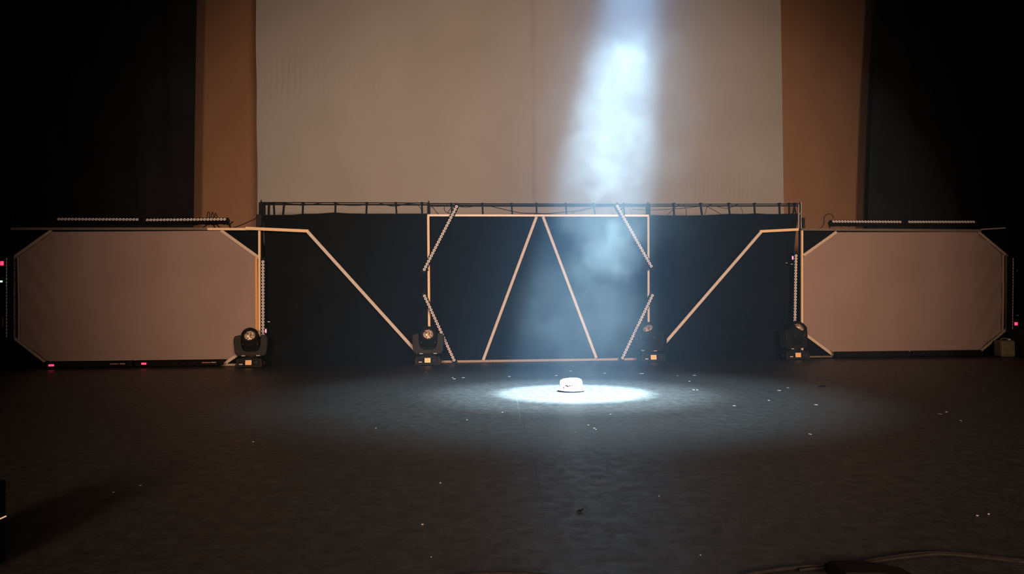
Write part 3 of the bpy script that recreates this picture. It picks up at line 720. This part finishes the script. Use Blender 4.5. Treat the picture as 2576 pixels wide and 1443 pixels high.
# flight case at right frame edge
g = ground(2567, 898); g.y += .2; h_ = 66 * PXM * 1.05
case = thing('flight_case', (g.x + .28, g.y - .12, 0), 'black flight case with copper-toned edges at the right, beyond the plastic can', 'case')
b = MB(); b.box((0, 0, h_ / 2 * .74), (.27, .2, h_ / 2 * .74 - .001)); b.build('body', case_board, case, bevel=.004)
b = MB(); b.box((0, 0, h_ * .87), (.272, .202, h_ * .125)); b.build('lid', case_board, case, bevel=.004)
for z, n in ((.008, 'edge_trim'), (h_ * .735, 'edge_trim'), (h_ * .76, 'edge_trim'), (h_ * .985, 'edge_trim')):
    b = MB(); b.box((0, -.203, z), (.275, .004, .006)); b.build(n, case_trim, case)
b = MB(); b.box((-.272, -.203, h_ / 2), (.005, .005, h_ / 2)); b.build('edge_trim', case_trim, case)
b = MB(); b.box((-.235, -.206, h_ * .80), (.03, .004, .05)); b.build('latch', case_trim, case, bevel=.002)

# ------------------------------------------------------------------ hat in the pool of light
g = ground(1441, 987); d_ = (g - EYE).dot(FWD); k = d_ / FPX
hat = thing('white_hat', (g.x, g.y + .11, 0.0), 'white hat with dark scrawled print lying in the bright pool of light', 'hat')
b = MB(); seg = 48
def hr(a): return 1 + 0.02 * math.sin(2 * a + .6) + 0.012 * math.sin(3 * a)
rows = [(0.098, 0.016), (0.1015, 0.03), (0.1025, 0.05), (0.1010, 0.070), (0.0970, 0.090), (0.090, 0.101), (0.070, 0.110), (0.04, 0.1145), (0.01, 0.1155)]
vs = []
for r_, z_ in rows:
    for i in range(seg):
        a = 2 * math.pi * i / seg; rr = r_ * hr(a); x, y = rr * math.cos(a), rr * math.sin(a) * .96
        z = z_ + (0.03 * x + .0012 * math.sin(5 * a)) * (z_ / .12)
        vs.append((x + .0035 * (z_ / .12), y, z))
fs = []
for j in range(len(rows) - 1):
    for i in range(seg): fs.append((j * seg + i, j * seg + (i + 1) % seg, (j + 1) * seg + (i + 1) % seg, (j + 1) * seg + i))
fs.append(tuple((len(rows) - 1) * seg + i for i in range(seg)))
b.add(vs, fs); b.build('crown', hat_white, hat, smooth=True)
b = MB(); prof = [(0.096, 0.017), (0.108, 0.0155), (0.119, 0.015), (0.1215, 0.0125)]
vs = []; fs = []
def brim(prof, mb):
    vs = []; n = len(prof)
    for r_, z_ in prof:
        for i in range(seg):
            a = 2 * math.pi * i / seg; rr = r_ * (1 + .015 * math.cos(2 * a)); x = rr * math.cos(a) - .002
            vs.append((x, rr * math.sin(a), z_ + .0045 * max(0, -math.cos(a)) ** 3 - .002 * math.cos(a)))
    fs = [(j * seg + i, j * seg + (i + 1) % seg, (j + 1) * seg + (i + 1) % seg, (j + 1) * seg + i) for j in range(n - 1) for i in range(seg)]
    mb.add(vs, fs)
brim(prof, b); b.build('brim', hat_white, hat, smooth=True)
b = MB(); brim([(0.1215, 0.0125), (0.1205, 0.009), (0.113, 0.003), (0.098, 0.003), (0.096, 0.016)], b); b.build('brim_underside', hat_brim_shade, hat, smooth=True)
# scrawled print: small dark strokes on the front left of the crown
b = MB()
def crown_pt(px, py):
    p = at(px, py, g.y + .11); x = p.x - g.x; z = p.z
    r_ = interp([(z_, r__) for r__, z_ in rows], z) * .985 + .0015
    y = -math.sqrt(max(0, (r_ ** 2) - x * x)) * .96 - .0035
    return Vector((x, y, z))
for st, wd in (([(1418.5, 968), (1421, 966.5), (1423, 967.5), (1426, 969)], .0022), ([(1421.5, 965.5), (1423, 968), (1425, 969.5)], .003), ([(1427, 968), (1429, 967), (1431, 967.5)], .0024),
               ([(1433, 964), (1434.5, 965.8), (1436, 965), (1438, 963), (1441, 963.5)], .0018), ([(1438, 962), (1440.5, 963.5), (1443, 965), (1446, 966.5)], .0014), ([(1422, 961.5), (1428, 960.5)], .0008),
               ([(1414.5, 971), (1416, 972)], .002), ([(1414.5, 974), (1417, 975.5)], .0012)):
    pts = [crown_pt(*q) for q in st]; b.tube(smooth_path(pts, 4), wd * 1.5, 6)
b.build('print', hat_print, hat)

# ------------------------------------------------------------------ scraps on the floor
GS = 'tiny scraps scattered on the stage floor'
def scrap(px, py, wpx, hpx, label, m_=scrap_white, ang=0.0, name='paper_scrap'):
    c = ground(px, py); d = (c - EYE).dot(FWD); W_ = wpx * d / FPX / 2; D_ = max(0.004, hpx * d / FPX / 2 / max(.1, .78 / d)) 
    D_ = min(D_, .03)
    b = MB(); n = 7; pts = []
    rnd = random.Random(int(px * 7 + py))
    for i in range(n):
        a = 2 * math.pi * i / n; rr = rnd.uniform(.7, 1.0); pts.append((c.x + W_ * rr * math.cos(a), c.y + D_ * rr * math.sin(a), .001))
    b.prism(pts, (0, 0, .0015)); tag(b.build(name, m_), label, 'scrap', GS)
for a in ((1071.5, 935, 5, 2.5, 'bright scrap on the floor before the left centre moving light'), (1165, 950, 10, 1.2, 'pale streak of tape left of the pool of light, upper one of three'),
          (1143, 953, 10, 1, 'thin tape scrap left of the pool, lowest of three'), (1139, 950, 7, .8, 'faint scrap left of the pool, nearest the left'),
          (1281, 947, 8, 1, 'scrap just behind the left rim of the pool'), (1435, 933, 10, 1.2, 'white scrap straight behind the hat'), (1399, 944.5, 9, 1, 'white scrap behind and left of the hat'),
          (1521, 938.5, 9, .8, 'faint scrap behind and right of the hat'), (1614, 939.5, 15, 1, 'long white streak below the right slanted bar'), (1705, 945, 5, 1, 'scrap right of the long white streak'),
          (1747, 944, 10, 1.4, 'white scrap right behind the pool'), (1734, 959, 5, 1.2, 'scrap behind the right rim of the pool'), (1745, 980.5, 4, 2, 'scrap right of the pool, level with the hat'),
          (1754, 981, 3, 2, 'tiny scrap right of the pool, outer of a pair'), (1847, 1020.5, 9, 1.4, 'white scrap right of the pool and nearer the camera'), (1934, 1007, 8, 1.2, 'scrap on the floor right of the pool edge'),
          (1960, 982, 10, 1.3, 'double scrap between pool and dark twig'), (1982, 975, 7, 1, 'scrap just left of the dark twig'), (1480, 1069, 8, 1, 'topmost of three scraps in front of the hat'),
          (1495, 1077, 7, 1.8, 'middle of three scraps in front of the hat'), (1499, 1080, 5, 1.6, 'lowest of three scraps in front of the hat'), (1448, 1087, 3.5, 1.5, 'dot left of the three scraps in front of the hat'),
          (1264, 1037, 4, 1.4, 'dot in front of the pool left part'), (1175, 1056, 4, 1.8, 'dot left of the pool and nearer the camera'), (1536, 1042, 5, 1, 'dot in front of the pool right part'),
          (1063, 1319, 8, 2.4, 'pale scrap on the near floor left of centre'), (1108, 1214.5, 5, 2.6, 'pale dot on the floor left of the seam'), (1658, 1248, 3, 3.5, 'pale dot at the end of the floor seam'),
          (1762, 1396.5, 4, 3, 'pale dot near the cable at the front right'), (1085, 1401, 3, 2.5, 'dot on the near floor, lowest left of centre'), (2038, 1092, 8, 3, 'pale scrap on the right floor below the dark twig'),
          (2053, 1018, 10, 1.6, 'thin scrap below and left of the dark twig'), (2364, 1041, 3, 5, 'upright pale chip on the right floor'), (2380, 1036, 7, 1.3, 'flat pale chip beside the upright one'),
          (2417, 1058, 5, 1.6, 'pale dot right of the two chips'), (2458, 1297, 8, 1.8, 'pale scrap near the front right'), (2487, 1293, 7, 1.4, 'fainter scrap beside the front right one'),
          (637, 1111, 5, 1.6, 'pale dot between two scratches on the left floor'), (946, 1077, 3, 2, 'pale dot left of centre beyond the seam'), (285, 1238, 8, 2, 'dull chip on the dark left floor'), (353, 1221, 7, 1.4, 'dull chip right of the other on the left floor')):
    scrap(*a)
for pix, lab in (([(2057, 972), (2066, 970.5), (2076, 970), (2078, 966)], 'dark twig-like scrap on the right floor'), ([(1452, 1286), (1457, 1284), (1462, 1283), (1465, 1281)], 'dark curled scrap on the near floor right of the seam')):
    pts = [ground(x, y, .006) for x, y in pix[:-1]]; pts.append(pts[-1] + Vector((.008, 0, .006)))
    b = MB(); b.tube(smooth_path(pts, 5), [.002 + .003 * math.sin(i / (3 * 5) * math.pi) for i in range(3 * 5 + 1)], 6)
    tag(b.build('twig_scrap', scrap_dark), lab, 'scrap')

# ------------------------------------------------------------------ front of the stage
def floor_cable(pix, r, label):
    b = MB(); b.tube(smooth_path([ground(x, y, r) for x, y in pix]), r, 8)
    return tag(b.build('floor_cable', cable_rubber, smooth=True), label, 'cable')
floor_cable([(1860, 1447), (1960, 1431), (2080, 1420), (2160, 1414), (2240, 1401), (2300, 1393), (2345, 1390), (2420, 1393), (2500, 1402), (2600, 1412)], .0055, 'black cable curving across the front right corner')
floor_cable([(2010, 1433), (2085, 1425), (2160, 1418), (2235, 1406), (2300, 1398), (2360, 1393), (2440, 1398), (2520, 1407), (2600, 1416)], .0045, 'second black cable hugging the first at the front right')
floor_cable([(1120, 1452), (1180, 1444), (1260, 1441), (1340, 1443), (1420, 1452)], .005, 'cable arc cut by the bottom edge at centre')
# low black monitor box, front right
g = ground(2200, 1470); b = MB()
bp_ = [at(2106, 1423, g.y + .05), at(2190, 1423.5, g.y + .05), at(2292, 1441, g.y + .05), at(2300, 1520, g.y + .05), at(2100, 1520, g.y + .05)]
z_low = 0.0
prof = [(p.x, max(0.0, p.z)) for p in bp_]
b.prism([(x, g.y, z) for x, z in prof], (0, .10, 0)); tag(b.build('monitor_speaker', room_black, bevel=.004), 'low black wedge cut by the bottom edge at the front right', 'speaker')
# black case, front left
g = ground(8, 1480); b_x = at(14.5, 1400, g.y + .24).x; zt = at(10, 1252, g.y).z
spk = thing('speaker_cabinet', (b_x - .16, g.y + .12, 0), 'black cabinet with a white streak, cut by the left edge at the front', 'speaker')
b = MB(); b.box((0, 0, zt / 2), (.16, .12, zt / 2)); b.build('body', room_black, spk, bevel=.004)
p1, p2 = at(-6, 1307, g.y - .012), at(16.5, 1297, g.y - .012); o_ = Vector(spk.location)
b = MB(); b.tube([p1 - o_, p2 - o_], .0022, 6); b.build('white_streak', white_mark, spk)

# ------------------------------------------------------------------ haze around the beam
def ellipsoid(b, c, r, nu=48, nv=24):
    vs = []
    for j in range(nv + 1):
        ph = math.pi * j / nv
        for i in range(nu):
            th = 2 * math.pi * i / nu; vs.append((c[0] + r[0] * math.sin(ph) * math.cos(th), c[1] + r[1] * math.sin(ph) * math.sin(th), c[2] + r[2] * math.cos(ph)))
    fs = [(j * nu + i, j * nu + (i + 1) % nu, (j + 1) * nu + (i + 1) % nu, (j + 1) * nu + i) for j in range(nv) for i in range(nu)]
    b.add(vs, fs)
def thin_haze():
    M = bpy.data.materials.new('thin_haze'); M.use_nodes = True; n = M.node_tree.nodes; l = M.node_tree.links
    n.clear(); out = n.new('ShaderNodeOutputMaterial'); vs = n.new('ShaderNodeVolumeScatter')
    vs.inputs['Color'].default_value = (0.36, 0.64, 1, 1); vs.inputs['Density'].default_value = HAZE_THIN
    l.new(vs.outputs[0], out.inputs['Volume'])
    b = MB(); ellipsoid(b, (POOL.x + .35, POOL.y + 1.0, 1.0), (3.7, 2.3, 3.0))
    b.v = [(x, y, max(z, .01)) for x, y, z in b.v]
    o = b.build('thin_haze', M); bm = bmesh.new(); bm.from_mesh(o.data); bmesh.ops.remove_doubles(bm, verts=bm.verts, dist=.0005); bmesh.ops.recalc_face_normals(bm, faces=bm.faces); bm.to_mesh(o.data); bm.free()
    tag(o, 'faint blue haze spread wide around the beam in front of the drapes', 'haze', None, 'stuff')
def beam_smoke():
    c = (POOL + (LAMP - POOL) * 0.33)
    lo = Vector((POOL.x - 1.0, POOL.y - .85, 0.02)); hi = Vector((POOL.x + 1.9, POOL.y + 0.95, 4.2))
    b = MB(); b.box((lo + hi) / 2, (hi - lo) / 2)
    M = bpy.data.materials.new('beam_smoke'); M.use_nodes = True; n = M.node_tree.nodes; l = M.node_tree.links
    n.clear(); out = n.new('ShaderNodeOutputMaterial'); vs = n.new('ShaderNodeVolumeScatter')
    vs.inputs['Color'].default_value = (0.80, 0.94, 1, 1)
    l.new(vs.outputs[0], out.inputs['Volume'])
    geo = n.new('ShaderNodeNewGeometry'); P = geo.outputs['Position']
    def mth(op, a, c=0.0):
        q = n.new('ShaderNodeMath'); q.operation = op
        for k, v in enumerate((a, c)):
            if isinstance(v, (int, float)): q.inputs[k].default_value = v
            else: l.new(v, q.inputs[k])
        return q.outputs[0]
    def vm(op, a, c):
        q = n.new('ShaderNodeVectorMath'); q.operation = op
        for k, v in enumerate((a, c)):
            if isinstance(v, (tuple, Vector)): q.inputs[k].default_value = tuple(v)
            else: l.new(v, q.inputs[k])
        return q
    def mr(s, a, b_, c, d):
        q = n.new('ShaderNodeMapRange'); q.interpolation_type = 'SMOOTHSTEP'
        for k, v in enumerate((a, b_, c, d)): q.inputs[k + 1].default_value = v
        l.new(s, q.inputs[0]); return q.outputs[0]
    nz = n.new('ShaderNodeTexNoise'); nz.inputs['Scale'].default_value = 2.4; nz.inputs['Detail'].default_value = 3
    l.new(P, nz.inputs['Vector'])
    wob = vm('MULTIPLY', vm('SUBTRACT', nz.outputs['Color'], (.5, .5, .5)).outputs[0], (0.8, .8, .8)).outputs[0]
    Q = vm('ADD', P, wob).outputs[0]
    nf = n.new('ShaderNodeTexNoise'); nf.inputs['Scale'].default_value = 3.4; nf.inputs['Detail'].default_value = 4; nf.inputs['Roughness'].default_value = .62
    l.new(Q, nf.inputs['Vector']); fine = mr(nf.outputs['Fac'], .36, .64, 0.40, 1.45)
    def blob(px, py, rx, rz, amp, dyy=0.0):
        c = at(px, py, POOL.y + .15 + dyy); d = vm('SUBTRACT', Q, tuple(c)).outputs[0]
        e = vm('DIVIDE', d, (rx, rx * 1.2, rz)).outputs[0]
        q = n.new('ShaderNodeVectorMath'); q.operation = 'LENGTH'; l.new(e, q.inputs[0])
        return mth('MULTIPLY', mr(q.outputs['Value'], 0.2, 1.0, 1, 0), amp)
    puffs = [blob(*q) for q in PUFFS]
    tot = puffs[0]
    for p in puffs[1:]: tot = mth('ADD', tot, p)
    sz = n.new('ShaderNodeSeparateXYZ'); l.new(Q, sz.inputs[0]); top = mr(sz.outputs[2], 2.95, 3.4, 1.0, 0.08)
    l.new(mth('MULTIPLY', mth('MULTIPLY', tot, fine), top), vs.inputs['Density'])
    o = b.build('beam_smoke', M)
    tag(o, 'blue white smoke drifting in the beam above the hat', 'smoke', None, 'stuff')
HAZE_THIN = 0.0115
PUFFS = [(1570, 330, 1.1, 1.45, .021), (1565, 170, .42, .45, .012), (1545, 400, .55, .8, .016), (1525, 620, .5, .5, .036), (1470, 800, .9, .8, .014)]
thin_haze()
beam_smoke()
